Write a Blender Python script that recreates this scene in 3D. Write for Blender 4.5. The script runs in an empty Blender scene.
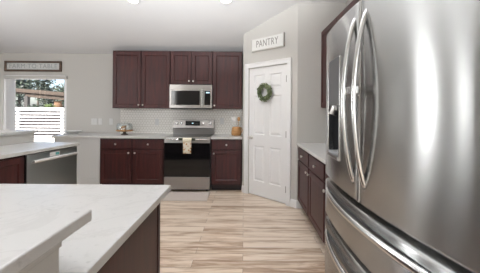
import bpy, bmesh, math, random
from mathutils import Vector, Matrix
random.seed(4)
S = bpy.context.scene
COL = S.collection
PI = math.pi
# ---------------------------------------------------------------- camera, sky, lights, exposure
F, VX, VY, H, ROLL = 277.0, 244.0, 110.0, 1.37, 0.0078
cam = bpy.data.cameras.new('camera'); co = bpy.data.objects.new('camera', cam); COL.objects.link(co)
cam.sensor_width = 36.0; cam.sensor_fit = 'HORIZONTAL'; cam.lens = F / 480 * 36
cam.shift_x = -(VX - 240) / 480; cam.shift_y = -(136.5 - VY) / 480
cam.clip_start = 0.03
co.matrix_world = Matrix.Translation((0, 0, H)) @ Matrix.Rotation(PI / 2, 4, 'X') @ Matrix.Rotation(ROLL, 4, 'Z')
S.camera = co
S.view_settings.view_transform = 'Standard'; S.view_settings.look = 'None'
S.view_settings.gamma = 1.0; S.view_settings.use_curve_mapping = False
S.view_settings.exposure = 0.28
w = bpy.data.worlds.new('sky'); S.world = w; w.use_nodes = True
wn = w.node_tree.nodes; wl = w.node_tree.links
sky = wn.new('ShaderNodeTexSky'); sky.sky_type = 'NISHITA'; sky.sun_disc = False
sky.sun_elevation = math.radians(48); sky.sun_rotation = math.radians(215); sky.air_density = 0.8; sky.dust_density = 2.0
wl.new(sky.outputs[0], wn['Background'].inputs[0]); wn['Background'].inputs[1].default_value = 0.34
def light(name, kind, loc, energy, color=(1, 1, 1), target=None, **kw):
    l = bpy.data.lights.new(name, kind); o = bpy.data.objects.new(name, l); COL.objects.link(o)
    l.energy = energy; l.color = color; o.location = loc
    for k, v in kw.items(): setattr(l, k, v)
    if target is not None: o.rotation_euler = (Vector(target) - Vector(loc)).to_track_quat('-Z', 'Y').to_euler()
    return o
light('sun', 'SUN', (-6, -6, 12), 15.0, (1, .95, .88), (-3.4, 4, 0), angle=0.02)
# added area lights out of view, set at the invented rear and left windows
light('added_area_light', 'AREA', (0.1, -3.85, 1.75), 48, (.955, .975, 1), (0.1, 0, 2.4), shape='RECTANGLE', size=1.8, size_y=1.7)
light('added_area_light', 'AREA', (-4.2, -3.85, 1.75), 58, (.955, .975, 1), (-4.2, 0, 2.4), shape='RECTANGLE', size=1.6, size_y=1.7)
light('added_area_light', 'AREA', (-5.08, 4.75, 1.25), 4.0, (.97, .99, 1), (.4, .6, 1.3), shape='RECTANGLE', size=.44, size_y=2.2, spread=math.radians(45))  # added strip light aimed at the refrigerator for its broad bright band
light('added_area_light', 'AREA', (-5.08, 3.45, 1.25), 1.1, (.97, .99, 1), (.4, .5, 1.3), shape='RECTANGLE', size=.18, size_y=2.2, spread=math.radians(45))  # second added strip, gives the refrigerator its thin bright band
# added unseen lamps aimed at the vaulted ceiling to brighten the room
light('added_bounce_fill', 'AREA', (-.6, -.8, 2.0), 100, (.955, .975, 1), (-.7, 1.9, 3.75), shape='DISK', size=.5, spread=math.radians(66))
light('added_bounce_fill', 'AREA', (-4.3, 2.2, 1.9), 12, (.955, .975, 1), (-3.2, 3.4, 3.0), shape='DISK', size=.5, spread=math.radians(110))

# ---------------------------------------------------------------- helpers
def at(px, py, Y):
    u, v = px - VX, py - VY
    u, v = u + v * ROLL, v - u * ROLL
    return Vector((u / F * Y, Y, H - v / F * Y))
def link(o): COL.objects.link(o); return o
def tag(o, label=None, cat=None, group=None, kind=None):
    if label: o['label'] = label
    if cat: o['category'] = cat
    if group: o['group'] = group
    if kind: o['kind'] = kind
    return o
def thing(name, label, cat, loc=(0, 0, 0), rz=0, group=None):
    o = bpy.data.objects.new(name, None); o.empty_display_size = .1; link(o)
    o.location = loc; o.rotation_euler = (0, 0, rz)
    return tag(o, label, cat, group)
def obj(name, bm, m, parent=None, bevel=0, smooth=False, loc=None, rot=None, segs=2, label=None):
    bmesh.ops.remove_doubles(bm, verts=bm.verts, dist=1e-5)
    bmesh.ops.recalc_face_normals(bm, faces=bm.faces)
    me = bpy.data.meshes.new(name); bm.to_mesh(me); bm.free()
    me.materials.append(m)
    if smooth:
        for p in me.polygons: p.use_smooth = True
    o = link(bpy.data.objects.new(name, me))
    if parent is not None: o.parent = parent
    if loc is not None: o.location = loc
    if rot is not None: o.rotation_euler = rot
    if bevel:
        b = o.modifiers.new('bevel', 'BEVEL'); b.width = bevel; b.segments = segs; b.limit_method = 'ANGLE'; b.angle_limit = math.radians(40)
    if smooth == 'angle':
        for p in me.polygons: p.use_smooth = True
        bpy_sharp(me)
    if label: o['label'] = label
    return o
def bpy_sharp(me, ang=35):
    b = bmesh.new(); b.from_mesh(me)
    for e in b.edges:
        if len(e.link_faces) == 2 and e.calc_face_angle(0) > math.radians(ang): e.smooth = False
    b.to_mesh(me); b.free()
def B(): return bmesh.new()
def box(bm, x0, x1, y0, y1, z0, z1):
    v = [bm.verts.new(p) for p in ((x0, y0, z0), (x1, y0, z0), (x1, y1, z0), (x0, y1, z0), (x0, y0, z1), (x1, y0, z1), (x1, y1, z1), (x0, y1, z1))]
    for f in ((0, 1, 2, 3), (4, 5, 6, 7), (0, 1, 5, 4), (1, 2, 6, 5), (2, 3, 7, 6), (3, 0, 4, 7)): bm.faces.new([v[i] for i in f])
    return bm
def bx(*a): return box(B(), *a)
def prism(bm, pts, d):
    """pts: planar polygon of 3D points; d: extrusion vector"""
    a = [bm.verts.new(p) for p in pts]; b = [bm.verts.new(Vector(p) + Vector(d)) for p in pts]
    bm.faces.new(a); bm.faces.new(list(reversed(b)))
    n = len(a)
    for i in range(n): bm.faces.new((a[i], a[(i + 1) % n], b[(i + 1) % n], b[i]))
    return bm
def lathe(bm, prof, seg=24, c=(0, 0, 0), axis='Z'):
    rings = []
    for r, z in prof:
        ring = []
        for k in range(seg):
            a = 2 * PI * k / seg
            x, y = r * math.cos(a), r * math.sin(a)
            p = (x, y, z) if axis == 'Z' else ((x, z, y) if axis == 'Y' else (z, x, y))
            ring.append(bm.verts.new(Vector(p) + Vector(c)))
        rings.append(ring)
    for i in range(len(rings) - 1):
        for k in range(seg):
            bm.faces.new((rings[i][k], rings[i][(k + 1) % seg], rings[i + 1][(k + 1) % seg], rings[i + 1][k]))
    bm.faces.new(rings[0]); bm.faces.new(list(reversed(rings[-1])))
    return bm
def tube(bm, path, r, seg=10, ry=None, up=(0, 0, 1)):
    """sweep an ellipse (r along side, ry along other) on a path"""
    ry = ry or r; path = [Vector(p) for p in path]; rings = []
    for i, p in enumerate(path):
        t = (path[min(i + 1, len(path) - 1)] - path[max(i - 1, 0)]).normalized()
        s = t.cross(Vector(up)); s = s.normalized() if s.length > 1e-6 else Vector((1, 0, 0))
        n = s.cross(t).normalized()
        rings.append([bm.verts.new(p + s * r * math.cos(2 * PI * k / seg) + n * ry * math.sin(2 * PI * k / seg)) for k in range(seg)])
    for i in range(len(rings) - 1):
        for k in range(seg):
            bm.faces.new((rings[i][k], rings[i][(k + 1) % seg], rings[i + 1][(k + 1) % seg], rings[i + 1][k]))
    bm.faces.new(rings[0]); bm.faces.new(list(reversed(rings[-1])))
    return bm
def panel_front(bm, xs, zs, panels, y=0.0, t=.02, slope=.010, dep=.008, raise_=0.0, rw=.03):
    """slab with front at y (facing -Y), thickness t; cells in `panels` get a recessed (optionally raised) centre"""
    def q(*p): bm.faces.new([bm.verts.new(v) for v in p])
    for i in range(len(xs) - 1):
        for j in range(len(zs) - 1):
            x0, x1, z0, z1 = xs[i], xs[i + 1], zs[j], zs[j + 1]
            if (i, j) not in panels:
                q((x0, y, z0), (x1, y, z0), (x1, y, z1), (x0, y, z1)); continue
            rings = [(0, 0), (slope, dep)]
            if raise_: rings += [(slope + .008, dep), (slope + .008 + rw, dep - raise_)]
            def rect(d, dy): return [(x0 + d, y + dy, z0 + d), (x1 - d, y + dy, z0 + d), (x1 - d, y + dy, z1 - d), (x0 + d, y + dy, z1 - d)]
            for a, b in zip(rings[:-1], rings[1:]):
                A, C = rect(*a), rect(*b)
                for k in range(4): q(A[k], A[(k + 1) % 4], C[(k + 1) % 4], C[k])
            q(*rect(*rings[-1]))
    x0, x1, z0, z1 = xs[0], xs[-1], zs[0], zs[-1]
    q((x0, y + t, z0), (x1, y + t, z0), (x1, y + t, z1), (x0, y + t, z1))
    # sides follow the grid so that vertices weld
    for i in range(len(xs) - 1):
        for z in (z0, z1): q((xs[i], y, z), (xs[i + 1], y, z), (xs[i + 1], y + t, z), (xs[i], y + t, z))
    for j in range(len(zs) - 1):
        for x in (x0, x1): q((x, y, zs[j]), (x, y, zs[j + 1]), (x, y + t, zs[j + 1]), (x, y + t, zs[j]))
    return bm

# ---------------------------------------------------------------- materials
MATS = {}
def mat(name, col, rough=.5, metal=0, spec=.5, bump=None, coat=0):
    m = bpy.data.materials.new(name); m.use_nodes = True
    p = m.node_tree.nodes['Principled BSDF']
    p.inputs['Base Color'].default_value = (*col, 1); p.inputs['Roughness'].default_value = rough
    p.inputs['Metallic'].default_value = metal; p.inputs['Specular IOR Level'].default_value = spec
    p.inputs['Coat Weight'].default_value = coat
    if bump:
        sc, st = bump; nt = m.node_tree
        n = nt.nodes.new('ShaderNodeTexNoise'); n.inputs['Scale'].default_value = sc; n.inputs['Detail'].default_value = 4
        tc = nt.nodes.new('ShaderNodeTexCoord'); nt.links.new(tc.outputs['Object'], n.inputs['Vector'])
        b = nt.nodes.new('ShaderNodeBump'); b.inputs['Strength'].default_value = st; b.inputs['Distance'].default_value = .002
        nt.links.new(n.outputs['Fac'], b.inputs['Height']); nt.links.new(b.outputs[0], p.inputs['Normal'])
    MATS[name] = m; return m
def N(m, kind, **inp):
    n = m.node_tree.nodes.new(kind)
    for k, v in inp.items(): n.inputs[k.replace('_', ' ')].default_value = v
    return n
def L(m, a, b): m.node_tree.links.new(a, b)
def P(m): return m.node_tree.nodes['Principled BSDF']
def ramp(m, stops, src):
    r = m.node_tree.nodes.new('ShaderNodeValToRGB'); e = r.color_ramp.elements
    while len(e) < len(stops): e.new(.5)
    for el, (p, c) in zip(e, stops): el.position = p; el.color = (*c, 1)
    L(m, src, r.inputs[0]); return r
def coords(m, scale=(1, 1, 1), kind='Object'):
    tc = m.node_tree.nodes.new('ShaderNodeTexCoord'); mp = m.node_tree.nodes.new('ShaderNodeMapping')
    mp.inputs['Scale'].default_value = scale; L(m, tc.outputs[kind], mp.inputs['Vector']); return mp.outputs[0]
def wood(name, dark, light_, rough=.35, scale=(18, 18, 1.6), coat=.0):
    m = mat(name, light_, rough, coat=coat)
    n = N(m, 'ShaderNodeTexNoise', Scale=1.6, Detail=6, Roughness=.65); L(m, coords(m, scale), n.inputs['Vector'])
    r = ramp(m, [(.35, dark), (.68, light_)], n.outputs['Fac']); L(m, r.outputs[0], P(m).inputs['Base Color']); return m
M_wall = mat('wall_paint', (.55, .535, .505), .85, bump=(160, .12))
M_ceil = mat('ceiling_paint', (.74, .74, .74), .9, bump=(90, .35))
M_trim = mat('trim_white', (.83, .83, .83), .4)
M_cherry = wood('cherry_wood', (.034, .0075, .008), (.074, .0150, .0128), .42)
M_cherry_in = mat('cherry_frame', (.036, .009, .0095), .45, spec=.35)
P(M_cherry).inputs['Specular IOR Level'].default_value = .42
M_toe = mat('toe_kick', (.018, .010, .010), .6)
M_nickel = mat('brushed_nickel', (.72, .70, .67), .3, 1)
M_hinge = mat('aged_nickel_hinge', (.26, .25, .24), .45, .6)
M_bar = mat('bright_steel_bar', (.80, .80, .79), .5, .7)
M_blackglass = mat('black_glass', (.006, .006, .007), .06)
M_black = mat('black_plastic', (.012, .012, .013), .4)
M_white = mat('white_plastic', (.82, .82, .80), .4)
M_panel = mat('white_cabinet_paint', (.66, .66, .645), .5)
M_rug = mat('rug_weave', (.60, .53, .48), .95, bump=(220, .8))
M_dkgrey = mat('dark_grey_plastic', (.06, .062, .066), .45)
M_ltgrey = mat('light_grey_plastic', (.35, .35, .36), .4)
def steel(name, col, rough, aniso=.6, rot=0.0):
    m = mat(name, col, rough, 1)
    p = P(m); p.inputs['Anisotropic'].default_value = aniso; p.inputs['Anisotropic Rotation'].default_value = rot
    t = m.node_tree.nodes.new('ShaderNodeCombineXYZ'); t.inputs[2].default_value = 1.0; L(m, t.outputs[0], p.inputs['Tangent'])   # horizontal brushing spreads highlights upright
    n = N(m, 'ShaderNodeTexNoise', Scale=1.0, Detail=1); L(m, coords(m, (2, 2, 160)), n.inputs['Vector'])
    mr = N(m, 'ShaderNodeMapRange'); mr.inputs[3].default_value = rough * .98; mr.inputs[4].default_value = rough * 1.02
    L(m, n.outputs['Fac'], mr.inputs[0]); L(m, mr.outputs[0], p.inputs['Roughness']); return m
M_fridge = steel('stainless_steel', (.37, .368, .36), .26, 1.0)
M_steel = steel('stainless_appliance', (.43, .415, .40), .30, .8)
M_slate = steel('dark_stainless', (.40, .435, .435), .34, .4)
M_handle = mat('satin_steel_handle', (.66, .66, .65), .25, 1)
# quartz
M_quartz = mat('white_quartz', (.72, .70, .68), .28)
n = N(M_quartz, 'ShaderNodeTexNoise', Scale=3.0, Detail=9, Roughness=.62, Distortion=1.2); L(M_quartz, coords(M_quartz), n.inputs['Vector'])
r1 = ramp(M_quartz, [(.0, (.575, .565, .55)), (.455, (.575, .565, .55)), (.49, (.525, .515, .50)), (.525, (.575, .565, .55)), (1, (.60, .59, .575))], n.outputs['Fac'])
n2 = N(M_quartz, 'ShaderNodeTexNoise', Scale=38, Detail=3); L(M_quartz, coords(M_quartz), n2.inputs['Vector'])
r2 = ramp(M_quartz, [(.26, (.72, .72, .72)), (.36, (1, 1, 1))], n2.outputs['Fac'])
mx = M_quartz.node_tree.nodes.new('ShaderNodeMix'); mx.data_type = 'RGBA'; mx.blend_type = 'MULTIPLY'; mx.inputs[0].default_value = .6
L(M_quartz, r1.outputs[0], mx.inputs[6]); L(M_quartz, r2.outputs[0], mx.inputs[7]); L(M_quartz, mx.outputs[2], P(M_quartz).inputs['Base Color'])
# plank floor
M_floor = mat('plank_floor', (.5, .38, .28), .33)
br = N(M_floor, 'ShaderNodeTexBrick', Scale=1.0, Mortar_Size=.0016, Mortar_Smooth=.1, Bias=0.0, Brick_Width=1.22, Row_Height=.120)
br.offset = .37; br.offset_frequency = 2; br.inputs['Color1'].default_value = (0, 0, 0, 1); br.inputs['Color2'].default_value = (1, 1, 1, 1); br.inputs['Mortar'].default_value = (.5, .5, .5, 1)
L(M_floor, coords(M_floor), br.inputs['Vector'])
sx = N(M_floor, 'ShaderNodeVectorMath'); sx.operation = 'MULTIPLY_ADD'
L(M_floor, br.outputs['Color'], sx.inputs[0]); sx.inputs[1].default_value = (37, 19, 0); L(M_floor, coords(M_floor, (1.5, 14, 1)), sx.inputs[2])
g1 = N(M_floor, 'ShaderNodeTexNoise', Scale=1.5, Detail=7, Roughness=.6, Distortion=.5); L(M_floor, sx.outputs[0], g1.inputs['Vector'])
g2 = N(M_floor, 'ShaderNodeTexNoise', Scale=.9, Detail=4, Roughness=.6, Distortion=1.6); L(M_floor, sx.outputs[0], g2.inputs['Vector'])
ad = N(M_floor, 'ShaderNodeMath'); ad.operation = 'MULTIPLY_ADD'; L(M_floor, br.outputs['Color'], ad.inputs[0]); ad.inputs[1].default_value = .27; L(M_floor, g2.outputs['Fac'], ad.inputs[2])
ad2 = N(M_floor, 'ShaderNodeMath'); ad2.operation = 'MULTIPLY_ADD'; L(M_floor, g1.outputs['Fac'], ad2.inputs[0]); ad2.inputs[1].default_value = .55; L(M_floor, ad.outputs[0], ad2.inputs[2])
fr = ramp(M_floor, [(.60, (.32, .20, .13)), (.75, (.47, .335, .235)), (.88, (.66, .525, .405)), (1.0, (.77, .655, .54))], ad2.outputs[0])
mm = M_floor.node_tree.nodes.new('ShaderNodeMix'); mm.data_type = 'RGBA'; L(M_floor, br.outputs['Fac'], mm.inputs[0]); L(M_floor, fr.outputs[0], mm.inputs[6]); mm.inputs[7].default_value = (.20, .14, .10, 1)
L(M_floor, mm.outputs[2], P(M_floor).inputs['Base Color'])
# glass
def glass(name, tint=(1, 1, 1), refl=.06):
    m = bpy.data.materials.new(name); m.use_nodes = True; nt = m.node_tree; nt.nodes.clear()
    o = nt.nodes.new('ShaderNodeOutputMaterial'); mxs = nt.nodes.new('ShaderNodeMixShader'); t = nt.nodes.new('ShaderNodeBsdfTransparent'); g = nt.nodes.new('ShaderNodeBsdfGlossy')
    t.inputs[0].default_value = (*tint, 1); g.inputs['Roughness'].default_value = .02
    mxs.inputs[0].default_value = refl
    nt.links.new(t.outputs[0], mxs.inputs[1]); nt.links.new(g.outputs[0], mxs.inputs[2]); nt.links.new(mxs.outputs[0], o.inputs[0]); return m
M_glass = glass('clear_glass', refl=.012)
M_glass_dome = glass('dome_glass', (.93, .95, .95), .10)
def emis(name, col, s):
    m = bpy.data.materials.new(name); m.use_nodes = True; p = P(m)
    p.inputs['Emission Color'].default_value = (*col, 1); p.inputs['Emission Strength'].default_value = s; p.inputs['Base Color'].default_value = (*col, 1); return m
M_lamp = emis('lamp_lens', (1, .97, .92), 9.0)
M_led = emis('clock_display', (.6, .85, 1), .8)
M_tile = mat('cream_tile', (.85, .83, .785), .22)
M_grout = mat('tile_grout', (.50, .46, .40), .9)
M_barnwood = wood('barn_wood', (.055, .035, .025), (.17, .11, .08), .7, (3, 20, 20))
M_signwhite = mat('sign_board', (.60, .61, .60), .7)
M_signgrey = mat('sign_letters_pale', (.36, .385, .39), .7)
M_signdark = mat('sign_letters_dark', (.28, .265, .245), .7)
M_signpale = mat('pantry_board', (.74, .735, .71), .6)
M_leaf = mat('wreath_leaves', (.085, .115, .05), .6)
M_leaf2 = mat('wreath_pale_leaves', (.27, .32, .17), .6)
M_twig = mat('twig_brown', (.07, .045, .03), .8)
M_honey = wood('honey_wood', (.36, .17, .055), (.60, .33, .13), .45, (4, 4, 22))
M_walnut = mat('dark_walnut', (.055, .03, .02), .4)
M_cake = mat('white_frosting', (.84, .82, .78), .6)
M_ceramic = mat('white_ceramic', (.80, .80, .78), .2)
M_fence = mat('white_vinyl', (.58, .58, .58), .5)
M_concrete = mat('patio_concrete', (.62, .60, .57), .9, bump=(12, .3))
M_grass = mat('lawn_green', (.10, .16, .05), .95)
M_roofwood = wood('gazebo_timber', (.03, .021, .015), (.085, .06, .043), .8, (1, 6, 6))
M_roofgrey = mat('gazebo_post', (.045, .042, .04), .7)
M_bark = mat('bark', (.06, .045, .035), .9)
def leafmat(name, a, b):
    m = mat(name, a, .6); n = N(m, 'ShaderNodeTexNoise', Scale=2.2, Detail=2); L(m, coords(m), n.inputs['Vector'])
    r = ramp(m, [(.4, a), (.62, b)], n.outputs['Fac']); L(m, r.outputs[0], P(m).inputs['Base Color']); return m
M_tree = leafmat('tree_leaves', (.011, .018, .011), (.05, .07, .045))
M_shrub = leafmat('shrub_leaves', (.035, .06, .012), (.09, .13, .035))
M_terra = mat('terracotta', (.13, .07, .035), .8)
M_blind = mat('vinyl_blind', (.82, .82, .81), .5)
P(M_blind).inputs['Transmission Weight'].default_value = .0; P(M_blind).inputs['Subsurface Weight'].default_value = 0
# towel pattern
M_towel = mat('printed_towel', (.75, .70, .58), .9)
vo = N(M_towel, 'ShaderNodeTexVoronoi', Scale=26); L(M_towel, coords(M_towel), vo.inputs['Vector'])
rr = ramp(M_towel, [(.0, (.42, .19, .06)), (.30, (.50, .24, .08)), (.42, (.74, .68, .56)), (1, (.78, .74, .64))], vo.outputs['Distance']); L(M_towel, rr.outputs[0], P(M_towel).inputs['Base Color'])
M_towelband = mat('towel_dark_band', (.05, .06, .035), .9)
M_cream = mat('towel_cream', (.78, .73, .58), .9)

# ---------------------------------------------------------------- setting
YB, XL, XR, YR = 5.28, -5.2, 1.42, -4.0
A = Vector((-.017, 4.63)); Bp = Vector((.745, 3.885))
def zc(y): return 2.42 + .33 * (YB - y) if y > .3 else 2.42 + .33 * (YB - .3)
def struct(name, bm, m, parent=None, **k):
    o = obj(name, bm, m, parent, **k); o['kind'] = 'structure'; return o
struct('floor', bx(XL - .1, XR + .1, YR - .1, YB + .12, -.08, 0), M_floor)
bm = B(); ys = [YB + .12, .3, YR - .12]
pts = [(XL - .12, y, zc(y) if y < YB else 2.42 - .33 * .12) for y in ys]
prof = pts + [(p[0], p[1], p[2] + .1) for p in reversed(pts)]
prism(bm, prof, (XR + .24 - XL, 0, 0)); struct('ceiling', bm, M_ceil)
def wall_cells(axis, us, zs, holes, a, b):
    bm = B()
    for i in range(len(us) - 1):
        for j in range(len(zs) - 1):
            if (i, j) in holes: continue
            if axis == 'x': box(bm, us[i], us[i + 1], a, b, zs[j], zs[j + 1])
            else: box(bm, a, b, us[i], us[i + 1], zs[j], zs[j + 1])
    bmesh.ops.remove_doubles(bm, verts=bm.verts, dist=1e-5)
    seen = {}
    for f in list(bm.faces):
        k = tuple(sorted(v.index for v in f.verts)) if False else tuple(sorted(tuple(round(c, 4) for c in v.co) for v in f.verts))
        seen.setdefault(k, []).append(f)
    dead = [f for fs in seen.values() if len(fs) > 1 for f in fs]
    bmesh.ops.delete(bm, geom=dead, context='FACES')
    return bm
DX0, DX1, DZ1 = at(3, 100, YB).x, at(66.5, 100, YB).x, 2.0
struct('wall_back', wall_cells('x', [XL - .1, DX0, DX1, XR + .1], [0, DZ1, 2.44], {(1, 0)}, YB, YB + .12), M_wall)
struct('wall_left', prism(wall_cells('y', [YR - .1, 3.25, 3.65, 4.43, 5.07, YB], [0, .1, 2.37, 2.42], {(1, 1), (3, 1)}, XL - .12, XL), [(XL, YB, 2.42), (XL, .3, zc(.3)), (XL, YR - .1, zc(.3)), (XL, YR - .1, 2.42)], (-.12, 0, 0)), M_wall)
struct('wall_rear', wall_cells('x', [XL - .1, -5.0, -3.4, -.8, 1.0, XR + .1], [0, .7, 2.4, zc(0) + .02], {(1, 1), (3, 1)}, YR - .12, YR), M_wall)
bm = B(); prism(bm, [(XR, 3.885, 0), (XR, 3.885, zc(3.885)), (XR, .3, zc(.3)), (XR, YR - .1, zc(.3)), (XR, YR - .1, 0)], (.12, 0, 0)); struct('wall_right', bm, M_wall)
for i, (cx, cy, rz, wd, z0, z1) in enumerate(((-4.2, YR - .06, 0, 1.6, .7, 2.4), (.1, YR - .06, 0, 1.8, .7, 2.4), (XL - .06, 4.75, PI / 2, .64, .1, 2.37), (XL - .06, 3.45, PI / 2, .4, .1, 2.37))):  # invented rear and left windows, outside the view, where the added lights sit
    bm = B(); t = .05
    for a in ((-wd / 2, wd / 2, z0, z0 + t), (-wd / 2, wd / 2, z1 - t, z1), (-wd / 2, -wd / 2 + t, z0 + t, z1 - t), (wd / 2 - t, wd / 2, z0 + t, z1 - t), (-t / 2, t / 2, z0 + t, z1 - t)): box(bm, a[0], a[1], -.03, .03, a[2], a[3])
    wo = struct('unseen_window_%d' % (i + 1), bm, M_trim, loc=(cx, cy, 0), rot=(0, 0, rz))
    obj('unseen_window_pane', bx(-wd / 2 + t, wd / 2 - t, -.004, .004, z0 + t, z1 - t), M_glass, wo)
# pantry box walls: one mitred corner, slope-cut tops
def slopewall(p, q, th, nrm):
    p, q = Vector(p), Vector(q)
    return prism(B(), [(p.x, p.y, 0), (q.x, q.y, 0), (q.x, q.y, zc(q.y) + .02), (p.x, p.y, zc(p.y) + .02)], (nrm[0] * th, nrm[1] * th, 0))
ux, uy = (Bp - A).normalized()
RA = math.atan2(uy, ux); PL = (Bp - A).length
struct('wall_pantry_side', slopewall((A.x, YB), A, .10, (1, 0)), M_wall)
pw = thing('wall_pantry', None, None, (A.x, A.y, 0), RA); pw['kind'] = 'structure'
C0, C1, CT = .130, .895, 2.05      # door opening along the pantry wall
def zl(t): return zc(A.y + uy * t) + .02
bm = B()
prism(bm, [(0, 0, 0), (C0, 0, 0), (C0, 0, zl(C0)), (0, 0, zl(0))], (0, .1, 0))
prism(bm, [(C1, 0, 0), (PL, 0, 0), (PL, 0, zl(PL)), (C1, 0, zl(C1))], (0, .1, 0))
prism(bm, [(C0, 0, CT), (C1, 0, CT), (C1, 0, zl(C1)), (C0, 0, zl(C0))], (0, .1, 0))
struct('wall_pantry_face', bm, M_wall, pw)
struct('wall_pantry_front', slopewall(Bp, (XR + .1, Bp.y), .1, (0, 1)), M_wall)
# pantry door and casing (door_2), in the pantry wall's own frame
d2 = thing('door_2', None, None, (A.x, A.y, 0), RA); d2['kind'] = 'structure'
bm = B(); cw = .075
prof = [(C0 - cw, CT + cw), (C0 - cw, 0), (C0, 0), (C0, CT), (C1, CT), (C1, 0), (C1 + cw, 0), (C1 + cw, CT + cw)]
prism(bm, [(x, -.018, z) for x, z in prof], (0, .018, 0))
bm2 = B(); prism(bm2, [(x, -.024, z) for x, z in [(C0 - cw, CT + cw), (C0 - cw, 0), (C0 - cw + .02, 0), (C0 - cw + .02, CT + cw - .02), (C1 + cw - .02, CT + cw - .02), (C1 + cw - .02, 0), (C1 + cw, 0), (C1 + cw, CT + cw)]], (0, .007, 0))
struct('door_casing', bm, M_trim, d2, bevel=.003); struct('casing_backband', bm2, M_trim, d2, bevel=.002)
x0, x1 = C0 + .004, C1 - .004; dw = x1 - x0; st = .105; mid = x0 + dw / 2
xs = [x0, x0 + st, mid - .05, mid + .05, x1 - st, x1]
zs = [.012, .24, .80, .98, 1.60, 1.71, 1.93, CT - .004]
struct('door_slab', panel_front(B(), xs, zs, {(i, j) for i in (1, 3) for j in (1, 3, 5)}, y=.012, t=.035, slope=.012, dep=.011, raise_=.008, rw=.028), M_trim, d2)
bm = B(); kx = x0 + .062; lathe(bm, [(.001, .012), (.032, .012), (.032, .004), (.012, 0), (.011, -.03), (.024, -.038), (.029, -.05), (.024, -.062), (.001, -.066)], 20, (kx, 0, .93), 'Y')
obj('door_knob', bm, M_nickel, d2, smooth=True, label='round satin nickel door knob')
for hz in (.22, 1.02, 1.83):
    bm = B(); box(bm, x1 - .022, x1 + .003, .006, .014, hz - .045, hz + .045); tube(bm, [(x1 - .006, .0, hz - .047), (x1 - .006, .0, hz + .047)], .009, 10, up=(0, 1, 0))
    obj('door_hinge', bm, M_hinge, d2, label='small nickel door hinge')
# baseboards
def bb(name, p, q, nrm):
    p, q = Vector(p), Vector(q); d = (q - p).normalized(); n = Vector(nrm)
    sec = [(0, 0), (.016, 0), (.016, .085), (.010, .100), (.006, .112), (0, .112)]
    return struct(name, prism(B(), [(p.x + n.x * a, p.y + n.y * a, z) for a, z in sec], ((q - p).x, (q - p).y, 0)), M_trim)
dn = Vector((-uy, ux)) * -1
bb('baseboard_pantry_left', A, A + Vector((ux, uy)) * (C0 - cw), dn)
bb('baseboard_pantry_right', A + Vector((ux, uy)) * (C1 + cw), Bp + Vector((ux, uy)) * .007, dn)
bb('baseboard_pantry_front', Bp + Vector((-.004, 0)), (.83, Bp.y), (0, -1))
bb('baseboard_back', (DX1 + .08, YB), (-3.22, YB), (0, -1))
# sliding patio door (door_1)
d1 = thing('door_1', None, None, (0, 0, 0)); d1['kind'] = 'structure'
bm = B(); f = .05
for a in ((DX0, DX0 + f, 0, DZ1), (DX1 - f, DX1, 0, DZ1), (DX0, DX1, DZ1 - f, DZ1), (DX0, DX1, 0, .05)): box(bm, a[0], a[1], YB + .01, YB + .11, a[2], a[3])
struct('door_frame', bm, M_trim, d1)
bm = B(); hw = .05; xm = (DX0 + DX1) / 2
for a in ((DX0 + f, DX0 + f + .03, .05, DZ1 - f), (DX1 - f - .022, DX1 - f, .05, DZ1 - f), (DX0 + f, DX1 - f, .05, .12), (DX0 + f, DX1 - f, DZ1 - f - .022, DZ1 - f)): box(bm, a[0], a[1], YB + .05, YB + .08, a[2], a[3])
struct('sash_frame', bm, M_trim, d1)
obj('glass_pane', bx(DX0 + f + .03, DX1 - f - .022, YB + .06, YB + .066, .12, DZ1 - f - .022), M_glass, d1)

# ---------------------------------------------------------------- cabinets
def knob(parent, x, y, z):
    bm = lathe(B(), [(.001, .0), (.006, 0), (.006, -.012), (.015, -.016), (.0165, -.022), (.012, -.028), (.001, -.029)], 14, (x, y, z), 'Y')
    return obj('knob', bm, M_nickel, parent, smooth=True)
def cab_door(parent, x0, x1, z0, z1, kn=None, name='door', m=None):
    fr = .058
    o = obj(name, panel_front(B(), [x0, x0 + fr, x1 - fr, x1], [z0, z0 + fr, z1 - fr, z1], {(1, 1)}, y=-.02, t=.02, slope=.012, dep=.009), m or M_cherry, parent, bevel=.002)
    if kn: knob(o, kn[0], -.02, kn[1])
    return o
def cab_drawer(parent, x0, x1, z0, z1, kn=True):
    o = obj('drawer', panel_front(B(), [x0, x0 + .012, x1 - .012, x1], [z0, z0 + .012, z1 - .012, z1], set(), y=-.02, t=.02), M_cherry, parent, bevel=.004)
    if kn: knob(o, (x0 + x1) / 2, -.02, (z0 + z1) / 2)
    return o
def base_cab(label, loc, rz, wd, cols, dep=.58, ht=.876, name='base_cabinet', knobs=None, gap=.012, m_body=None):
    """front at local y=0 facing -Y, x from 0 to wd, a drawer over a door per column"""
    t = thing(name, label, 'cabinet', loc, rz)
    obj('body', bx(0, wd, 0, dep, .10, ht), m_body or M_cherry_in, t, bevel=.001)
    obj('toe_kick', bx(.005, wd - .005, .06, dep, 0, .10), M_toe, t)
    cwid = wd / cols
    for c in range(cols):
        a, b = c * cwid + gap, (c + 1) * cwid - gap
        cab_drawer(t, a, b, .705, ht - .018)
        kx = (b - .035 if knobs[c] == 'r' else a + .035)
        cab_door(t, a, b, .125, .685, (kx, .635))
    return t
def wall_cab(label, loc, rz, wd, cols, z0, z1, knobs, dep=.33, gap=.007):
    t = thing('wall_cabinet', label, 'cabinet', loc, rz)
    obj('body', bx(0, wd, 0, dep, z0, z1), M_cherry_in, t, bevel=.001)
    cwid = wd / cols
    for c in range(cols):
        a, b = c * cwid + gap, (c + 1) * cwid - gap
        kx = (b - .03 if knobs[c] == 'r' else a + .03)
        cab_door(t, a, b, z0 + .008, z1 - .022, (kx, z0 + .06))
    return t
ZC = .914
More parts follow.
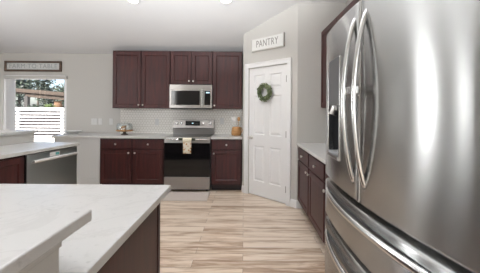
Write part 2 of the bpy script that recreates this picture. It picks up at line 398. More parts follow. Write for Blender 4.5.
base_cab('dark cherry double base cabinet under the counter left of the range', (-2.425, 4.68, 0), 0, 1.09, 2, knobs='rl', gap=.018)
base_cab('dark cherry single base cabinet between range and pantry door', (-.548, 4.68, 0), 0, .515, 1, knobs='l')
YU = 4.95
wall_cab('tall dark cherry two-door wall cabinet left of the microwave', (-2.35, YU, 0), 0, 1.03, 2, 1.385, 2.415, 'rl')
wall_cab('short dark cherry wall cabinet directly above the microwave', (-1.318, YU, 0), 0, .752, 2, 1.815, 2.415, 'rl')
wall_cab('tall dark cherry single-door wall cabinet right of the microwave', (-.564, YU, 0), 0, .528, 1, 1.385, 2.415, 'l')
# white cabinet at the end of the back counter
t = thing('white_cabinet', 'plain pale painted end cabinet between dishwasher and cherry base cabinet', 'cabinet', (-3.2, 4.68, 0))
obj('body', bx(0, .77, 0, .58, .10, ZC - .04), M_panel, t); obj('plinth', bx(0, .77, .03, .58, 0, .10), M_panel, t)
obj('base_strip', bx(0, .77, -.012, 0, .10, .19), M_panel, t, bevel=.002)
# back worktops
t = obj('countertop', bx(-3.22, -1.327, 4.635, YB, ZC - .036, ZC), M_quartz, bevel=.004); tag(t, 'white quartz worktop left of the range along the back wall', 'countertop')
t = obj('countertop', bx(-.553, -.02, 4.635, YB, ZC - .036, ZC), M_quartz, bevel=.004); tag(t, 'short white quartz worktop between range and pantry', 'countertop')
# backsplash: hexagon tiles bedded in grout, one surface
bm = B(); bx0, bx1, bz0, bz1 = -2.35, -.02, ZC, 1.385
box(bm, bx0, bx1, YB - .006, YB, bz0, bz1)
bs = struct('trim_1', bm, M_grout); bs.name = 'trim_backsplash'
bm = B(); R = .030; dx = R * math.sqrt(3); dz = 1.5 * R; row = 0; z = bz0 + .012
while z < bz1 + R:
    x = bx0 + (dx / 2 if row % 2 else 0)
    while x < bx1 + R:
        ring = []; ok = True
        for k in range(6):
            a = PI / 6 + k * PI / 3
            px = min(max(x + (R - .0028) * math.cos(a), bx0), bx1); pz = min(max(z + (R - .0028) * math.sin(a), bz0), bz1)
            ring.append((px, pz))
        w_ = max(p[0] for p in ring) - min(p[0] for p in ring); h_ = max(p[1] for p in ring) - min(p[1] for p in ring)
        if w_ > .006 and h_ > .006:
            ded = []
            for p in ring:
                if not ded or (abs(p[0] - ded[-1][0]) + abs(p[1] - ded[-1][1])) > 1e-4: ded.append(p)
            if abs(ded[0][0] - ded[-1][0]) + abs(ded[0][1] - ded[-1][1]) < 1e-4: ded.pop()
            if len(ded) > 2:
                try: prism(bm, [(p[0], YB - .0095, p[1]) for p in ded], (0, .004, 0))
                except ValueError: pass
        x += dx
    z += dz; row += 1
struct('tile_field', bm, M_tile, bs)

# ---------------------------------------------------------------- range
sx0, sx1 = -1.322, -.558; sw = sx1 - sx0; 
rg = thing('range', 'freestanding stainless electric range with black oven door under the microwave', 'range', (sx0, 4.63, 0))
obj('body', bx(0, sw, 0, .62, .03, .885), M_dkgrey, rg)
obj('foot', bx(.04, .08, .06, .10, 0, .03), M_black, rg); obj('foot', bx(sw - .08, sw - .04, .06, .10, 0, .03), M_black, rg)
ct = obj('cooktop', bx(0, sw, -.012, .56, .885, .912), M_steel, rg, bevel=.004)
obj('glass_top', bx(.02, sw - .02, .03, .54, .912, .915), M_blackglass, ct)
obj('front_band', bx(.002, sw - .002, -.03, 0, .843, .884), M_steel, rg, bevel=.004)
od = obj('oven_door', bx(.004, sw - .004, -.035, 0, .252, .838), M_blackglass, rg, bevel=.005)
obj('door_frame_strip', bx(.004, sw - .004, -.037, -.001, .815, .842), M_steel, od, bevel=.002)
bm = B(); tube(bm, [(.05, -.085, .882), (sw - .05, -.085, .882)], .012, 12)
for x in (.075, sw - .075): tube(bm, [(x, -.03, .882), (x, -.085, .882)], .009, 8)
obj('oven_handle', bm, M_handle, od, smooth='angle')
dr = obj('drawer', bx(.004, sw - .004, -.035, 0, .045, .244), M_steel, rg, bevel=.005)
bm = B(); prism(bm, [(0, .545, .912), (0, .525, 1.02), (0, .555, 1.182), (0, .64, 1.182), (0, .64, .912)], (sw, 0, 0))
bp_ = obj('control_panel', bm, M_steel, rg, bevel=.006)
bm = B(); box(bm, .235, .505, .52, .56, 1.075, 1.158); obj('display', bm, M_blackglass, bp_, bevel=.003)
obj('clock', bx(.355, .385, .5185, .53, 1.11, 1.125), M_led, bp_)
obj('panel_shadow_line', bx(.0, sw, .518, .56, 1.018, 1.030), M_dkgrey, bp_)
for x in (.07, .155, .565, .615, .695):
    if x == .615: continue
    bm = lathe(B(), [(.001, .02), (.030, .02), (.030, .0), (.026, -.018), (.020, -.022), (.001, -.022)], 18, (x, .533, 1.115), 'Y'); box(bm, x - .005, x + .005, .503, .520, 1.09, 1.14)
    obj('burner_knob', bm, M_handle, bp_, smooth='angle')
# towel over the handle
tw = thing('dish_towel', 'cream printed dish towel hanging over the oven handle', 'towel', (sx0 + .395, 4.63, 0))
def cloth(x0, x1, prof, m, name, th=.004, par=None):
    bm = B(); n = 8; rows = []
    for i in range(n + 1):
        x = x0 + (x1 - x0) * i / n
        rows.append([bm.verts.new((x, y - .004 * math.sin(i * 1.3) * min(1, max(0, .86 - z) * 8), z)) for y, z in prof])
    for i in range(n):
        for j in range(len(prof) - 1): bm.faces.new((rows[i][j], rows[i + 1][j], rows[i + 1][j + 1], rows[i][j + 1]))
    o = obj(name, bm, m, par, smooth=True); s = o.modifiers.new('solid', 'SOLIDIFY'); s.thickness = th; s.offset = 0; return o
arc = [(-.085 - .017 * math.cos(a), .882 + .017 * math.sin(a)) for a in [PI * k / 6 for k in range(7)]]
cloth(-.065, .065, [(-.103, .65), (-.103, .71), (-.103, .79), (-.102, .865)] + arc + [(-.066, .80), (-.062, .74)], M_towel, 'printed_cloth', par=tw)
top = cloth(-.072, .072, [(-.109, .84), (-.108, .865)] + [(-.085 - .023 * math.cos(a), .882 + .023 * math.sin(a)) for a in [PI * k / 6 for k in range(4)]], M_cream, 'topper', par=tw)
for s in (-1, 1):
    bm = bx(s * .135 if s < 0 else .074, -.074 if s < 0 else .135, -.106, -.098, .864, .902); obj('tie_band', bm, M_towelband, tw, bevel=.003, label='dark green end of the towel topper')
# rug
bm = bx(-1.36, -.545, 4.14, 4.585, .0, .010); t = obj('kitchen_mat', bm, M_rug, bevel=.004); tag(t, 'beige kitchen mat on the plank floor in front of the range', 'mat')

# ---------------------------------------------------------------- microwave
mx0, mx1 = -1.315, -.563; mw = mx1 - mx0
mwv = thing('microwave', 'stainless over-the-range microwave below the short cherry cabinet', 'microwave', (mx0, 4.88, 1.385))
obj('body', bx(.003, mw - .003, .03, .39, 0, .422), M_dkgrey, mwv)
obj('vent_panel', bx(0, mw, -.003, .03, .330, .422), M_steel, mwv, bevel=.004)
dd = obj('door', bx(0, .555, -.003, .03, .012, .327), M_steel, mwv, bevel=.004)
obj('door_window', bx(.03, .535, -.006, .0, .065, .318), M_blackglass, dd, bevel=.002)
cp = obj('control_panel', bx(.558, mw, -.003, .03, .012, .327), M_steel, mwv, bevel=.004)
obj('keypad', bx(.615, mw - .03, -.006, 0, .065, .318), M_blackglass, cp, bevel=.002)
obj('readout', bx(.645, mw - .045, -.0075, -.004, .275, .295), M_led, cp)
bm = B(); tube(bm, [(.585, -.045, .035), (.585, -.045, .345)], .012, 10, up=(0, 1, 0))
for z in (.06, .32): tube(bm, [(.585, 0, z), (.585, -.045, z)], .008, 8)
obj('handle', bm, M_handle, dd, smooth='angle')
obj('underside_grille', bx(.02, mw - .02, .04, .37, -.012, .0), M_black, mwv)

# ---------------------------------------------------------------- right run
XF = .775
t = base_cab('dark cherry base cabinet row between pantry and refrigerator', (XF, 3.868, 0), -PI / 2, 1.92, 3, dep=XR - XF - .004, knobs='rll', gap=.02)
t = obj('countertop', bx(.748, XR, 1.96, 3.885, ZC - .036, ZC), M_quartz, bevel=.004); tag(t, 'white quartz worktop beside the refrigerator along the right wall', 'countertop')
wall_cab('dark cherry wall cabinet above the right worktop, mostly behind the refrigerator', (1.094, 3.884, 0), -PI / 2, 1.95, 3, 1.405, 2.49, 'rll', dep=XR - 1.094 - .004)

# ---------------------------------------------------------------- refrigerator
FW, BOW = .445, .041
fg = thing('refrigerator', 'large stainless french-door refrigerator with ice dispenser at the right', 'refrigerator', (.432, .945, 0), -PI / 2 + .05)
def fy(x): return -BOW * (1 - (x / FW) ** 2)
obj('cabinet', bx(-FW + .005, FW - .005, .075, .86, .03, 1.735), M_ltgrey, fg, bevel=.004)
obj('hinge_cover', bx(-FW + .02, FW - .02, .03, .20, 1.735, 1.752), M_dkgrey, fg, bevel=.004)
obj('toe_grille', bx(-FW + .02, FW - .02, .09, .5, 0, .03), M_black, fg)
def front(x0, x1, z0, z1, hole=None, ybk=.068, n=16):
    bm = B(); e = .012
    xs = sorted(set([x0, x0 + .004, x0 + e, x1 - e, x1 - .004, x1] + [x0 + e + (x1 - x0 - 2 * e) * i / n for i in range(1, n)] + (list(hole[:2]) if hole else [])))
    zs = sorted(set([z0, z0 + .004, z0 + e, z1 - e, z1 - .004, z1] + (list(hole[2:]) if hole else [])))
    def inset(x, z):
        d = min(x - x0, x1 - x, z - z0, z1 - z)
        return .010 if d < 1e-6 else (.0035 if d < .0041 else 0)
    V = {(i, j): bm.verts.new((x, fy(x) + inset(x, z), z)) for i, x in enumerate(xs) for j, z in enumerate(zs)}
    W = {}
    nx, nz = len(xs), len(zs)
    for i in range(nx):
        for j in range(nz):
            if i in (0, nx - 1) or j in (0, nz - 1): W[i, j] = bm.verts.new((xs[i], ybk, zs[j]))
    for i in range(nx - 1):
        for j in range(nz - 1):
            cx, cz = (xs[i] + xs[i + 1]) / 2, (zs[j] + zs[j + 1]) / 2
            if hole and hole[0] < cx < hole[1] and hole[2] < cz < hole[3]: continue
            bm.faces.new((V[i, j], V[i + 1, j], V[i + 1, j + 1], V[i, j + 1]))
    for i in range(nx - 1):
        for j in (0, nz - 1): bm.faces.new((V[i, j], V[i + 1, j], W[i + 1, j], W[i, j]))
    for j in range(nz - 1):
        for i in (0, nx - 1): bm.faces.new((V[i, j], V[i, j + 1], W[i, j + 1], W[i, j]))
    bm.faces.new([bm.verts.new((x, ybk, z)) for x, z in ((x0, z0), (x1, z0), (x1, z1), (x0, z1))])
    return bm
Z1, Z2, ZT = 1.048, .858, 1.752
hole = (-.352, -.185, 1.175, 1.395)
ld = obj('left_door', front(-FW, -.003, Z1 + .005, ZT, hole), M_fridge, fg, smooth='angle'); ld.name = 'door'
rd = obj('door', front(.003, FW, Z1 + .005, ZT), M_fridge, fg, smooth='angle')
md = obj('drawer', front(-FW, FW, Z2 + .005, Z1 - .014, n=24), M_fridge, fg, smooth='angle')
bd = obj('drawer', front(-FW, FW, .06, Z2 - .014, n=24), M_fridge, fg, smooth='angle')
obj('door_gasket', bx(-FW + .012, FW - .012, .058, .08, .05, ZT - .01), M_black, fg)
# dispenser
bm = B(); h0, h1, g0, g1 = hole
def q(*p): bm.faces.new([bm.verts.new(v) for v in p])
yb = .05
q((h0, yb, g0), (h1, yb, g0), (h1, yb, g1), (h0, yb, g1))
for x in (h0, h1): q((x, fy(x), g0), (x, yb, g0), (x, yb, g1), (x, fy(x), g1))
for z in (g0, g1): q((h0, fy(h0), z), (h1, fy(h1), z), (h1, yb, z), (h0, yb, z))
dp = obj('dispenser_recess', bm, mat('recess_grey', (.05, .053, .058), .6, spec=.2), ld)
bm = B(); fl = .010
for a, e in ((h0 - fl, h0), (h1, h1 + fl)): box(bm, a, e, min(fy(a), fy(e)) - .004, fy(a) + .02, g0 - fl, g1 + .20)
prism(bm, [(h0, fy(h0) - .008, g0 - fl), (h1, fy(h1) - .008, g0 - fl), (h1, fy(h1) + .02, g0 - fl), (h0, fy(h0) + .02, g0 - fl)], (0, 0, .016))
obj('dispenser_bezel', bm, M_handle, ld, bevel=.002)
obj('dispenser_display', prism(B(), [(h0, fy(h0) - .004, g1), (h1, fy(h1) - .004, g1), (h1, fy(h1) + .02, g1), (h0, fy(h0) + .02, g1)], (0, 0, .20)), mat('smoked_grey_display', (.15, .155, .16), .35, .6), ld, bevel=.002)
bm = B(); tube(bm, [(-.285, .03, 1.385), (-.285, -.012, 1.375), (-.285, -.022, 1.35)], .022, 12, .014, up=(1, 0, 0)); box(bm, -.325, -.245, -.02, .03, 1.372, 1.394)
obj('dispenser_spout', bm, M_handle, ld, smooth='angle')
obj('drip_tray', bx(h0 + .005, h1 - .005, -.02, .045, g0 + .006, g0 + .014), M_ltgrey, ld, bevel=.002)
# handles
def vhandle(x, par):
    bm = B(); path = []
    za, zb = 1.115, 1.70
    for k in range(33):
        t_ = k / 32; path.append((x, fy(x) + .006 - .044 * math.sin(PI * t_) ** .75, za + (zb - za) * t_))
    tube(bm, path, .0105, 12, .008, up=(0, 1, 0)); return obj('handle', bm, M_handle, par, smooth=True)
vhandle(-.042, ld); hr = vhandle(.042, rd)
obj('handle_bracket', bx(-.052, .052, fy(0) - .036, fy(0) - .024, 1.425, 1.452), M_handle, hr, bevel=.003)
def hhandle(z, par, out=.04):
    bm = B(); path = []; n_ = 40
    for k in range(n_ + 1):
        t_ = k / n_; x = -.405 + .81 * t_
        path.append((x, fy(x) + .008 - out * min(1, math.sin(PI * t_) ** .6), z + .004 * math.sin(PI * t_)))
    tube(bm, path, .009, 12, .013, up=(0, 0, 1)); o = obj('handle', bm, M_handle, par, smooth=True)
    bm = B(); xs_ = [-.385 + .77 * i / 20 for i in range(21)]
    a = [bm.verts.new((x, fy(x) - .0015, z + .014)) for x in xs_]; b = [bm.verts.new((x, fy(x) - .0015, z - .012)) for x in xs_]
    a2 = [bm.verts.new((x, fy(x) + .004, z + .014)) for x in xs_]; b2 = [bm.verts.new((x, fy(x) + .004, z - .012)) for x in xs_]
    for i in range(20):
        for p_, q_ in ((a, b), (a2, b2), (a, a2), (b, b2)): bm.faces.new((p_[i], p_[i + 1], q_[i + 1], q_[i]))
    for i in (0, 20): bm.faces.new((a[i], b[i], b2[i], a2[i]))
    obj('finger_recess', bm, M_dkgrey, par)
hhandle(.992, md, .030); hhandle(.788, bd)

# ---------------------------------------------------------------- left peninsula
XP, YP, TH = -2.20, 3.715, -math.radians(7.5)
def rp(dx, dy):
    c_, s_ = math.cos(TH), math.sin(TH); return (XP + dx * c_ - dy * s_, YP + dx * s_ + dy * c_)
hwall = [(-.511, .77), (-.511, .50), (rp(-.81, -3.2)[0], .50), rp(-.81, 0), rp(-.685, 0), (rp(-.685, -2.95)[0], .77)]
struct('wall_half', prism(B(), [(x, y, 0) for x, y in hwall], (0, 0, 1.034)), M_wall)
bm = B()
for o_, z0, z1 in ((.005, .985, 1.034), (.010, 1.010, 1.034)):
    box(bm, -.511, -.511 + o_, .50, .77 + o_, z0, z1)
struct('trim_bar', bm, M_wall, bevel=.002)
barp = [(-.453, .832), (-.453, .42), (rp(-1.15, -3.3)[0], .42), rp(-1.15, .04), rp(-.655, .04), (rp(-.655, -2.88)[0], .832)]
t = obj('bar_top', prism(B(), [(x, y, 1.035) for x, y in barp], (0, 0, .035)), M_quartz, bevel=.005); tag(t, 'raised white quartz bar top on the half wall around the peninsula', 'bar top')
ctp = [(-.436, 1.675), (-.436, .772), (rp(-.683, -2.95)[0], .772), rp(-.683, 0), rp(0, 0), (rp(0, -2.06)[0], 1.675)]
t = obj('countertop', prism(B(), [(x, y, ZC - .036) for x, y in ctp], (0, 0, .036)), M_quartz, bevel=.004); tag(t, 'large white quartz peninsula worktop in the left foreground', 'countertop')
# peninsula cabinet, doors face the range; its end panel faces the aisle
t = thing('peninsula_cabinet', 'dark cherry cabinet under the foreground peninsula worktop', 'cabinet', (-.495, 1.60, 0), PI)
obj('body', bx(0, 1.68, 0, .825, .10, .876), M_cherry_in, t); obj('toe_kick', bx(.01, 1.68, .06, .825, 0, .10), M_toe, t)
bm = B(); box(bm, -.006, 0, .02, .825, 0, .876); obj('end_panel', bm, M_cherry, t)
obj('corner_stile', bx(-.010, .0, -.02, .02, 0, .876), M_cherry_in, t)
for c in range(3):
    a, b = c * .56 + .02, (c + 1) * .56 - .02
    cab_drawer(t, a, b, .705, .845); cab_door(t, a, b, .125, .685, (b - .035, .635))
# sink cabinet and dishwasher face the aisle
t = thing('sink_cabinet', 'dark cherry cabinet left of the dishwasher under the peninsula', 'cabinet', (*rp(-.035, -1.93), 0), PI / 2 + TH)
obj('body', bx(0, 1.15, 0, .62, .10, .876), M_cherry_in, t); obj('toe_kick', bx(0, 1.15, .06, .62, 0, .10), M_toe, t)
for c in range(2): cab_door(t, c * .575 + .015, (c + 1) * .575 - .015, .125, .855, ((.54 if c == 0 else .63), .79))
dwz = thing('dishwasher', 'dark stainless dishwasher in the left peninsula with a white sticker', 'dishwasher', (*rp(-.035, -.775), 0), PI / 2 + TH)
DWW = .745
obj('body', bx(.003, DWW - .003, .0, .60, .09, .872), M_black, dwz)
obj('toe_panel', bx(.003, DWW - .003, .05, .5, 0, .09), M_black, dwz)
dd = obj('door', bx(.004, DWW - .004, -.025, 0, .10, .868), M_slate, dwz, bevel=.005)
bm = B(); tube(bm, [(.05, -.065, .79), (DWW - .05, -.065, .79)], .014, 12, .017)
for x in (.07, DWW - .07): tube(bm, [(x, -.02, .775), (x, -.062, .79)], .010, 8)
obj('handle', bm, M_bar, dd, smooth='angle')
sk = obj('sticker', bx(.30, .45, -.0262, -.0245, .805, .852), M_white, dd); obj('sticker_emblem', bx(.385, .44, -.0268, -.026, .812, .845), mat('teal_print', (.10, .35, .33), .5), sk)
t = obj('end_panel', bx(-.66, -.035, -.027, -.007, 0, ZC - .037), M_panel, loc=(XP, YP, 0), rot=(0, 0, TH)); t.name = 'end_board'; tag(t, 'pale panel closing the far end of the dishwasher run', 'panel')

# ---------------------------------------------------------------- counter items
c = at(124.5, 134, 4.93); zt = ZC
cs = thing('cake_stand', 'wooden cake stand with glass dome on the left back worktop', 'cake stand', (c.x, 4.93, zt))
obj('pedestal', lathe(B(), [(.001, 0), (.058, 0), (.056, .012), (.030, .024), (.024, .045), (.05, .062), (.001, .064)], 20), M_walnut, cs, smooth='angle')
obj('plate', lathe(B(), [(.001, .064), (.125, .064), (.142, .072), (.142, .086), (.001, .088)], 28), M_honey, cs, smooth='angle')
obj('dome', lathe(B(), [(.132, .0885), (.130, .17), (.116, .196), (.07, .210), (.012, .214), (.012, .2145), (.07, .2105), (.1165, .1965), (.1305, .1705), (.1325, .0885)], 28), M_glass_dome, cs, smooth='angle')
obj('dome_knob', lathe(B(), [(.001, .213), (.009, .213), (.008, .222), (.015, .232), (.012, .243), (.001, .247)], 14), M_nickel, cs, smooth=True)
for i, (x, y, r_, m_, nm) in enumerate(((-.062, -.01, .042, M_cake, 'frosted_bun'), (.062, .0, .042, M_cake, 'frosted_bun'), (0, -.055, .04, M_honey, 'bread_roll'), (0, .055, .042, M_honey, 'bread_roll'))):
    o = obj(nm, lathe(B(), [(.001, .0), (r_ * .8, .0), (r_, .02), (r_ * .92, .045), (r_ * .6, .068), (.001, .076)], 16, (0, 0, 0)), m_, smooth=True, loc=(c.x + x, 4.93 + y, zt + .0885))
    tag(o, ['white frosted bun under the dome, left one', 'white frosted bun under the dome, right one', 'brown bread roll under the dome, nearest the aisle', 'brown bread roll under the dome, nearest the tiles'][i], 'bun', 'baked goods under the glass dome')
# crock with utensils
c = at(236.8, 133, 4.97); cx = -.135
ck = thing('utensil_crock', 'honey wood utensil crock on the worktop beside the pantry', 'crock', (cx, 4.97, zt))
obj('pot', lathe(B(), [(.001, 0), (.078, 0), (.088, .015), (.090, .06), (.082, .12), (.068, .155), (.064, .155), (.077, .118), (.083, .06), (.08, .02), (.001, .018)], 26), M_honey, ck, smooth='angle')
bm = B(); tube(bm, [(.078 * math.cos(a) * 1.0, -.0, .10 + .0) if False else (.075 + .03 * math.sin(a), 0, .095 + .045 * math.cos(a)) for a in [PI * k / 10 for k in range(11)]], .007, 8, up=(0, 1, 0)); obj('ear_handle', bm, M_honey, ck, smooth=True)
ut = [(-.034, -.008, -.05, -.02, 'spoon', M_ceramic, 'white serving spoon leaning left in the wood crock'), (-.01, -.02, -.03, -.02, 'spatula', M_ceramic, 'white spatula upright in the wood crock'), (.02, .015, .03, .03, 'wooden_spoon', M_honey, 'wooden spoon leaning right in the wood crock'), (-.012, .028, -.03, .03, 'whisk', M_nickel, 'metal whisk at the back of the wood crock')]
for x, y, lx, ly, nm, m_, lb in ut:
    o = thing(nm, lb, 'utensil', (cx + x, 4.97 + y, zt + .022)); top = Vector((lx * .75, ly * .4, .24))
    obj('shaft', tube(B(), [(0, 0, 0), top * .5, top], .005, 8, up=(0, 1, 0)), m_, o, smooth=True)
    if nm == 'whisk':
        bm = B()
        for k in range(4):
            a = PI * k / 4
            tube(bm, [top + Vector((math.cos(a) * .026 * math.sin(2 * PI * j / 16), math.sin(a) * .026 * math.sin(2 * PI * j / 16), .05 - .05 * math.cos(2 * PI * j / 16))) for j in range(17)], .0016, 6, up=(.3, .5, .1))
        obj('wire_loops', bm, m_, o, smooth=True)
    else:
        bm = B(); bmesh.ops.create_uvsphere(bm, u_segments=14, v_segments=10, radius=1)
        bmesh.ops.scale(bm, verts=bm.verts, vec=(.028, .008, .04) if nm != 'spatula' else (.030, .005, .045)); bmesh.ops.translate(bm, verts=bm.verts, vec=top + Vector((0, 0, .03)))
        obj('head', bm, m_, o, smooth=True)
# dish on the far left end of the worktop
c = at(72, 137, 4.95)
t = thing('serving_dish', 'shallow white dish on the far left end of the back worktop', 'dish', (c.x, 4.98, zt))
obj('bowl', lathe(B(), [(.001, .002), (.07, .0), (.085, .02), (.15, .055), (.155, .058), (.148, .060), (.08, .026), (.001, .014)], 28), M_ceramic, t, smooth='angle')
# wall plates
def plate(px, py, wd, label, y, slots, nm, par_off=0):
    c = at(px, py, y); t = thing(nm, label, 'switch plate' if 'switch' in nm else 'outlet', (c.x, y, c.z), 0, 'wall plates above the back worktop')
    obj('cover', bx(-wd / 2, wd / 2, -.006, 0, -.06, .06), M_panel, t, bevel=.002)
    for s in range(slots):
        x = (s - (slots - 1) / 2) * .046
        if 'switch' in nm: obj('rocker', bx(x - .016, x + .016, -.010, -.005, -.033, .033), M_panel, t, bevel=.002)
        else:
            for zz in (-.02, .02): obj('socket', bx(x - .014, x + .014, -.008, -.005, zz - .012, zz + .012), M_panel, t, bevel=.002)
plate(94.5, 121.5, .118, 'white double switch plate, leftmost of the wall plates', YB, 2, 'switch_plate')
plate(100.4, 121.5, .072, 'white single switch plate next to the double one', YB, 1, 'switch_plate')
plate(111.2, 121.5, .072, 'white outlet on painted wall just left of the tiles', YB, 1, 'outlet_plate')
plate(157, 122, .072, 'white outlet on tiles left of the range', YB - .0095, 1, 'outlet_plate')
plate(222, 121, .072, 'white outlet on tiles right of the range', YB - .0095, 1, 'outlet_plate')

# ---------------------------------------------------------------- signs, wreath
def text(body, size, m, parent, loc, rot=(PI / 2, 0, 0), width=None):
    cu = bpy.data.curves.new('lettering', 'FONT'); cu.body = body; cu.size = size; cu.align_x = 'CENTER'; cu.align_y = 'CENTER'; cu.extrude = .0015
    cu.space_character = 1.1
    cu.materials.append(m); o = link(bpy.data.objects.new('lettering', cu)); o.parent = parent; o.location = loc; o.rotation_euler = rot
    if width:
        bpy.context.view_layer.update(); o.scale = (width / max(o.dimensions.x, .01), 1, 1)
    me = bpy.data.meshes.new_from_object(o.evaluated_get(bpy.context.evaluated_depsgraph_get())); q_ = link(bpy.data.objects.new('lettering', me)); q_.parent = parent; q_.location = loc; q_.rotation_euler = rot; q_.scale = o.scale
    bpy.data.objects.remove(o); q_.name = 'lettering'
    return q_
a, b = at(5.5, 61, YB), at(62, 71.8, YB)
wd, ht = b.x - a.x, a.z - b.z
sg = thing('wall_sign', 'brown framed sign reading FARM TO TABLE above the patio door', 'sign', ((a.x + b.x) / 2, YB, (a.z + b.z) / 2))
obj('board', bx(-wd / 2 + .02, wd / 2 - .02, -.014, -.002, -ht / 2 + .02, ht / 2 - .02), M_signwhite, sg)
bm = B(); fr_ = .036
for q_ in ((-wd / 2, wd / 2, ht / 2 - fr_, ht / 2), (-wd / 2, wd / 2, -ht / 2, -ht / 2 + fr_), (-wd / 2, -wd / 2 + fr_, -ht / 2 + fr_, ht / 2 - fr_), (wd / 2 - fr_, wd / 2, -ht / 2 + fr_, ht / 2 - fr_)): box(bm, q_[0], q_[1], -.03, 0, q_[2], q_[3])
obj('frame', bm, M_barnwood, sg, bevel=.002)
text('FARM·TO·TABLE', .12, M_signgrey, sg, (0, -.0155, 0), width=wd * .84)
ts = .494 * PL
ps = thing('wall_sign', 'white board sign reading PANTRY above the white pantry door', 'sign', (A.x + ux * ts, A.y + uy * ts, 2.405), RA)
sl = .60; sh = .20
obj('board', bx(-sl / 2 * 1.06, sl / 2 * 1.06, -.028, -.004, -sh / 2, sh / 2), M_signpale, ps, bevel=.002)
bm = B(); 
for q_ in ((-.318, .318, sh / 2 - .012, sh / 2), (-.318, .318, -sh / 2, -sh / 2 + .012), (-.318, -.306, -sh / 2 + .012, sh / 2 - .012), (.306, .318, -sh / 2 + .012, sh / 2 - .012)): box(bm, q_[0], q_[1], -.034, -.028, q_[2], q_[3])
obj('edge_frame', bm, mat('weathered_white', (.60, .585, .55), .7), ps); obj('end_cap', bx(.318, .324, -.034, -.002, -sh / 2, sh / 2), M_signdark, ps)
text('PANTRY', .15, M_signdark, ps, (0, -.0295, 0), width=.43)
tw_ = .460 * PL
wr = thing('wreath', 'small green leaf wreath hanging on the pantry door', 'wreath', (A.x + ux * tw_, A.y + uy * tw_, 1.645), RA)
RW = .105
obj('twig_ring', tube(B(), [(RW * math.cos(2 * PI * k / 32), -.018, RW * math.sin(2 * PI * k / 32)) for k in range(33)], .018, 8, up=(0, 1, 0)), M_twig, wr, smooth=True)
def leaf(bm, p, d, n, ln, wd_):
    d = d.normalized(); s = d.cross(n).normalized(); up = s.cross(d)
    v = [bm.verts.new(p), bm.verts.new(p + d * ln * .5 + s * wd_ + up * .003), bm.verts.new(p + d * ln + up * -.004), bm.verts.new(p + d * ln * .5 - s * wd_ + up * .003)]
    bm.faces.new((v[0], v[1], v[2])); bm.faces.new((v[0], v[2], v[3]))
for nm, m_, cnt in (('leaves', M_leaf, 420), ('pale_leaves', M_leaf2, 200)):
    bm = B()
    for k in range(cnt):
        a = random.uniform(0, 2 * PI); rr_ = RW + random.uniform(-.03, .03)
        p = Vector((rr_ * math.cos(a), -.03 + random.uniform(-.012, .012), rr_ * math.sin(a)))
        tdir = Vector((-math.sin(a), random.uniform(-.5, .15), math.cos(a))) + Vector((math.cos(a), 0, math.sin(a))) * random.uniform(-.9, .9)
        leaf(bm, p, tdir, Vector((random.uniform(-.5, .5), -1, random.uniform(-.5, .5))), random.uniform(.03, .045), random.uniform(.007, .012))
    bmesh.ops.delete(bm, geom=[], context='VERTS'); obj(nm, bm, m_, wr)

# ---------------------------------------------------------------- blinds
a, b = at(.5, 75.6, YB - .08), at(66.3, 78.6, YB - .05)
vl = thing('vertical_blind', 'white vertical blind stacked at the left of the patio door', 'blind', (0, YB, 0))
obj('valance', bx(a.x, b.x, -.05, -.003, b.z - .005, a.z), M_wall, vl, bevel=.003)
a = at(3, 80, YB - .07).x
for k in range(8):
    x = a + .02 + k * .024
    o = obj('vane', bx(-.0012, .0012, -.026, .026, .04, b.z), M_blind, vl, loc=(x, -.026, 0), rot=(0, 0, math.radians(62)))

# ---------------------------------------------------------------- recessed lights
def downlight(px, py, label, pos=None):
    if pos is None:
        # intersect the pixel ray with the sloped ceiling
        d = at(px, py, 1) - Vector((0, 0, H)); s = (2.42 + .33 * YB - H) / (d.z + .33 * d.y); pos = Vector((0, 0, H)) + d * s
    t = thing('recessed_light', label, 'ceiling light', pos, 0, 'recessed ceiling lights'); t.rotation_euler = (-math.atan(.33), 0, 0)
    obj('trim_ring', lathe(B(), [(.068, -.001), (.095, -.001), (.092, -.008), (.07, -.010), (.066, -.004)], 28), M_white, t, smooth='angle')
    obj('lens', lathe(B(), [(.001, -.002), (.068, -.002), (.068, -.006), (.001, -.006)], 28), M_lamp, t)
    l = light('downlight_lamp', 'SPOT', pos + Vector((0, 0, -.03)), 22, (1, .96, .91), pos + Vector((0, 0, -1)), spot_size=2.3, spot_blend=.8, shadow_soft_size=.07)
downlight(133, -.5, 'round recessed ceiling light at the top, left one of two')
downlight(0, 0, 'round recessed ceiling light over the dining side, beyond the left edge of view', Vector((-4.3, 4.1, 2.42 + .33 * (YB - 4.1))))
downlight(226, -.5, 'round recessed ceiling light at the top, right one of two')

# ---------------------------------------------------------------- outside the patio door
struct('ground', bx(-30, 14, YB + .13, 40, -.22, -.12), M_concrete)
FY = 14.0
fz0, fz1 = -.12, at(40, 107.6, FY).z
fx0, fx1 = -16.0, -7.0
fn = thing('fence', 'white horizontal board fence across the patio seen through the door', 'fence', (0, FY, 0))
bm = B(); nb = 9; ph = (fz1 - .06 - fz0) / nb
for k in range(nb): box(bm, fx0, fx1, -.02, .02, fz0 + k * ph + .055, fz0 + (k + 1) * ph - .035)
obj('boards', bm, M_fence, fn); obj('top_rail', bx(fx0, fx1, -.05, .05, fz1 - .08, fz1), M_fence, fn)
for k in range(5): obj('post', bx(fx0 + k * 2.24, fx0 + k * 2.24 + .12, .02, .12, fz0, fz1), M_fence, fn)
obj('backing', bx(fx0, fx1, .13, .15, fz0, fz1 - .1), M_toe, fn)
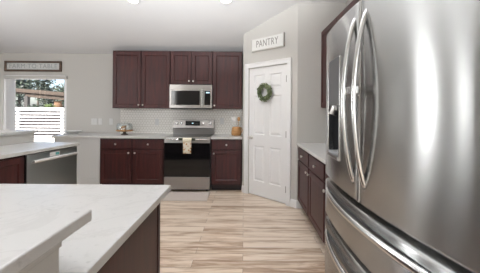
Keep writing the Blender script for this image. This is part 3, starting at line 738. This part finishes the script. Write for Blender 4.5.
# timber gazebo beyond the fence
GY = 17.0
a, b = at(8, 87.5, GY), at(78, 93.5, GY)
gz = thing('gazebo', 'brown timber gazebo roof on posts rising beyond the white fence', 'gazebo', (0, GY, 0))
bm = B(); prism(bm, [(a.x, 0, a.z), (b.x, 0, b.z), (b.x, 0, b.z - .22), (a.x, 0, a.z - .22)], (0, .08, 0)); obj('fascia', bm, M_roofwood, gz)
bm = B(); prism(bm, [(a.x, .08, a.z), (b.x, .08, b.z), (b.x, .08, b.z - .06), (a.x, .08, a.z - .06)], (0, 2.6, 0)); obj('roof_deck', bm, M_roofwood, gz)
for k in range(7):
    x = a.x + .3 + (b.x - a.x) * k / 7; z = a.z + (b.z - a.z) * (x - a.x) / (b.x - a.x)
    obj('rafter', bx(x, x + .08, .08, 2.6, z - .32, z - .07), M_roofwood, gz)
a2, b2 = at(24, 94, GY), at(78, 99, GY)
bm = B(); prism(bm, [(a2.x, .1, a2.z), (b2.x, .1, b2.z), (b2.x, .1, b2.z - .16), (a2.x, .1, a2.z - .16)], (0, .1, 0)); obj('cross_beam', bm, M_roofwood, gz)
for px in (25, 74): x = at(px, 100, GY).x; obj('post', bx(x - .11, x + .11, .05, .27, -.12, a.z - .5), M_roofgrey, gz)
def tree(name, label, x, y, h, r, m_, n_, ls, cat='tree', grp='plants beyond the patio'):
    t = thing(name, label, cat, (x, y, -.12), 0, grp)
    obj('trunk', tube(B(), [(0, 0, 0), (.03 * r, 0, h * .4), (0, .02 * r, h * .8)], .05 * r + .03, 8, up=(0, 1, 0)), M_bark, t, smooth=True)
    bm = B(); cl = [(Vector((random.uniform(-.6, .6) * r, random.uniform(-.6, .6) * r, h * random.uniform(.35, .95))), r * random.uniform(.35, .6)) for _ in range(14)]
    for k in range(n_):
        c_, cr = random.choice(cl); d = Vector((random.gauss(0, 1), random.gauss(0, 1), random.gauss(0, 1))).normalized()
        p = c_ + d * cr * random.uniform(.6, 1); leaf(bm, p, Vector((random.uniform(-1, 1), random.uniform(-1, 1), random.uniform(-1, .3))), d + Vector((0, 0, .4)), ls * random.uniform(.7, 1.3), ls * .28)
    obj('foliage', bm, m_, t)
tl = ['tall dark tree behind the gazebo, leftmost through the door', 'tall dark tree behind the gazebo, middle of the door view', 'tall dark tree behind the gazebo, right in the door view']
for i, (px, h_, ty) in enumerate(((19, 4.5, 22.5), (38, 5.6, 27), (61, 4.3, 31))): x = at(px, 90, ty).x; tree('tree', tl[i], x, ty, h_, 1.35, M_tree, 1500, .28)
sl_ = ['low green shrub behind the fence near the gazebo post', 'bright green shrub behind the fence at the middle', 'green shrub behind the fence at the right']
for i, (px, h_, m_) in enumerate(((32, 1.75, M_tree), (47, 1.8, M_shrub), (66, 1.95, M_tree))): x = at(px, 100, 15).x; tree('shrub', sl_[i], x, 15.2, h_, .36, m_, 600, .12, 'shrub')
c = at(58, 104, 16.2)
t = thing('planter', 'tall terracotta urn standing behind the fence at the right', 'planter', (c.x, 16.2, -.12))
obj('pedestal', bx(-.16, .16, -.16, .16, 0, 1.1), M_concrete, t); obj('urn', lathe(B(), [(.001, 1.1), (.14, 1.1), (.16, 1.2), (.24, 1.5), (.22, 1.72), (.17, 1.84), (.22, 1.92), (.18, 1.92), (.001, 1.85)], 20), M_terra, t, smooth='angle')
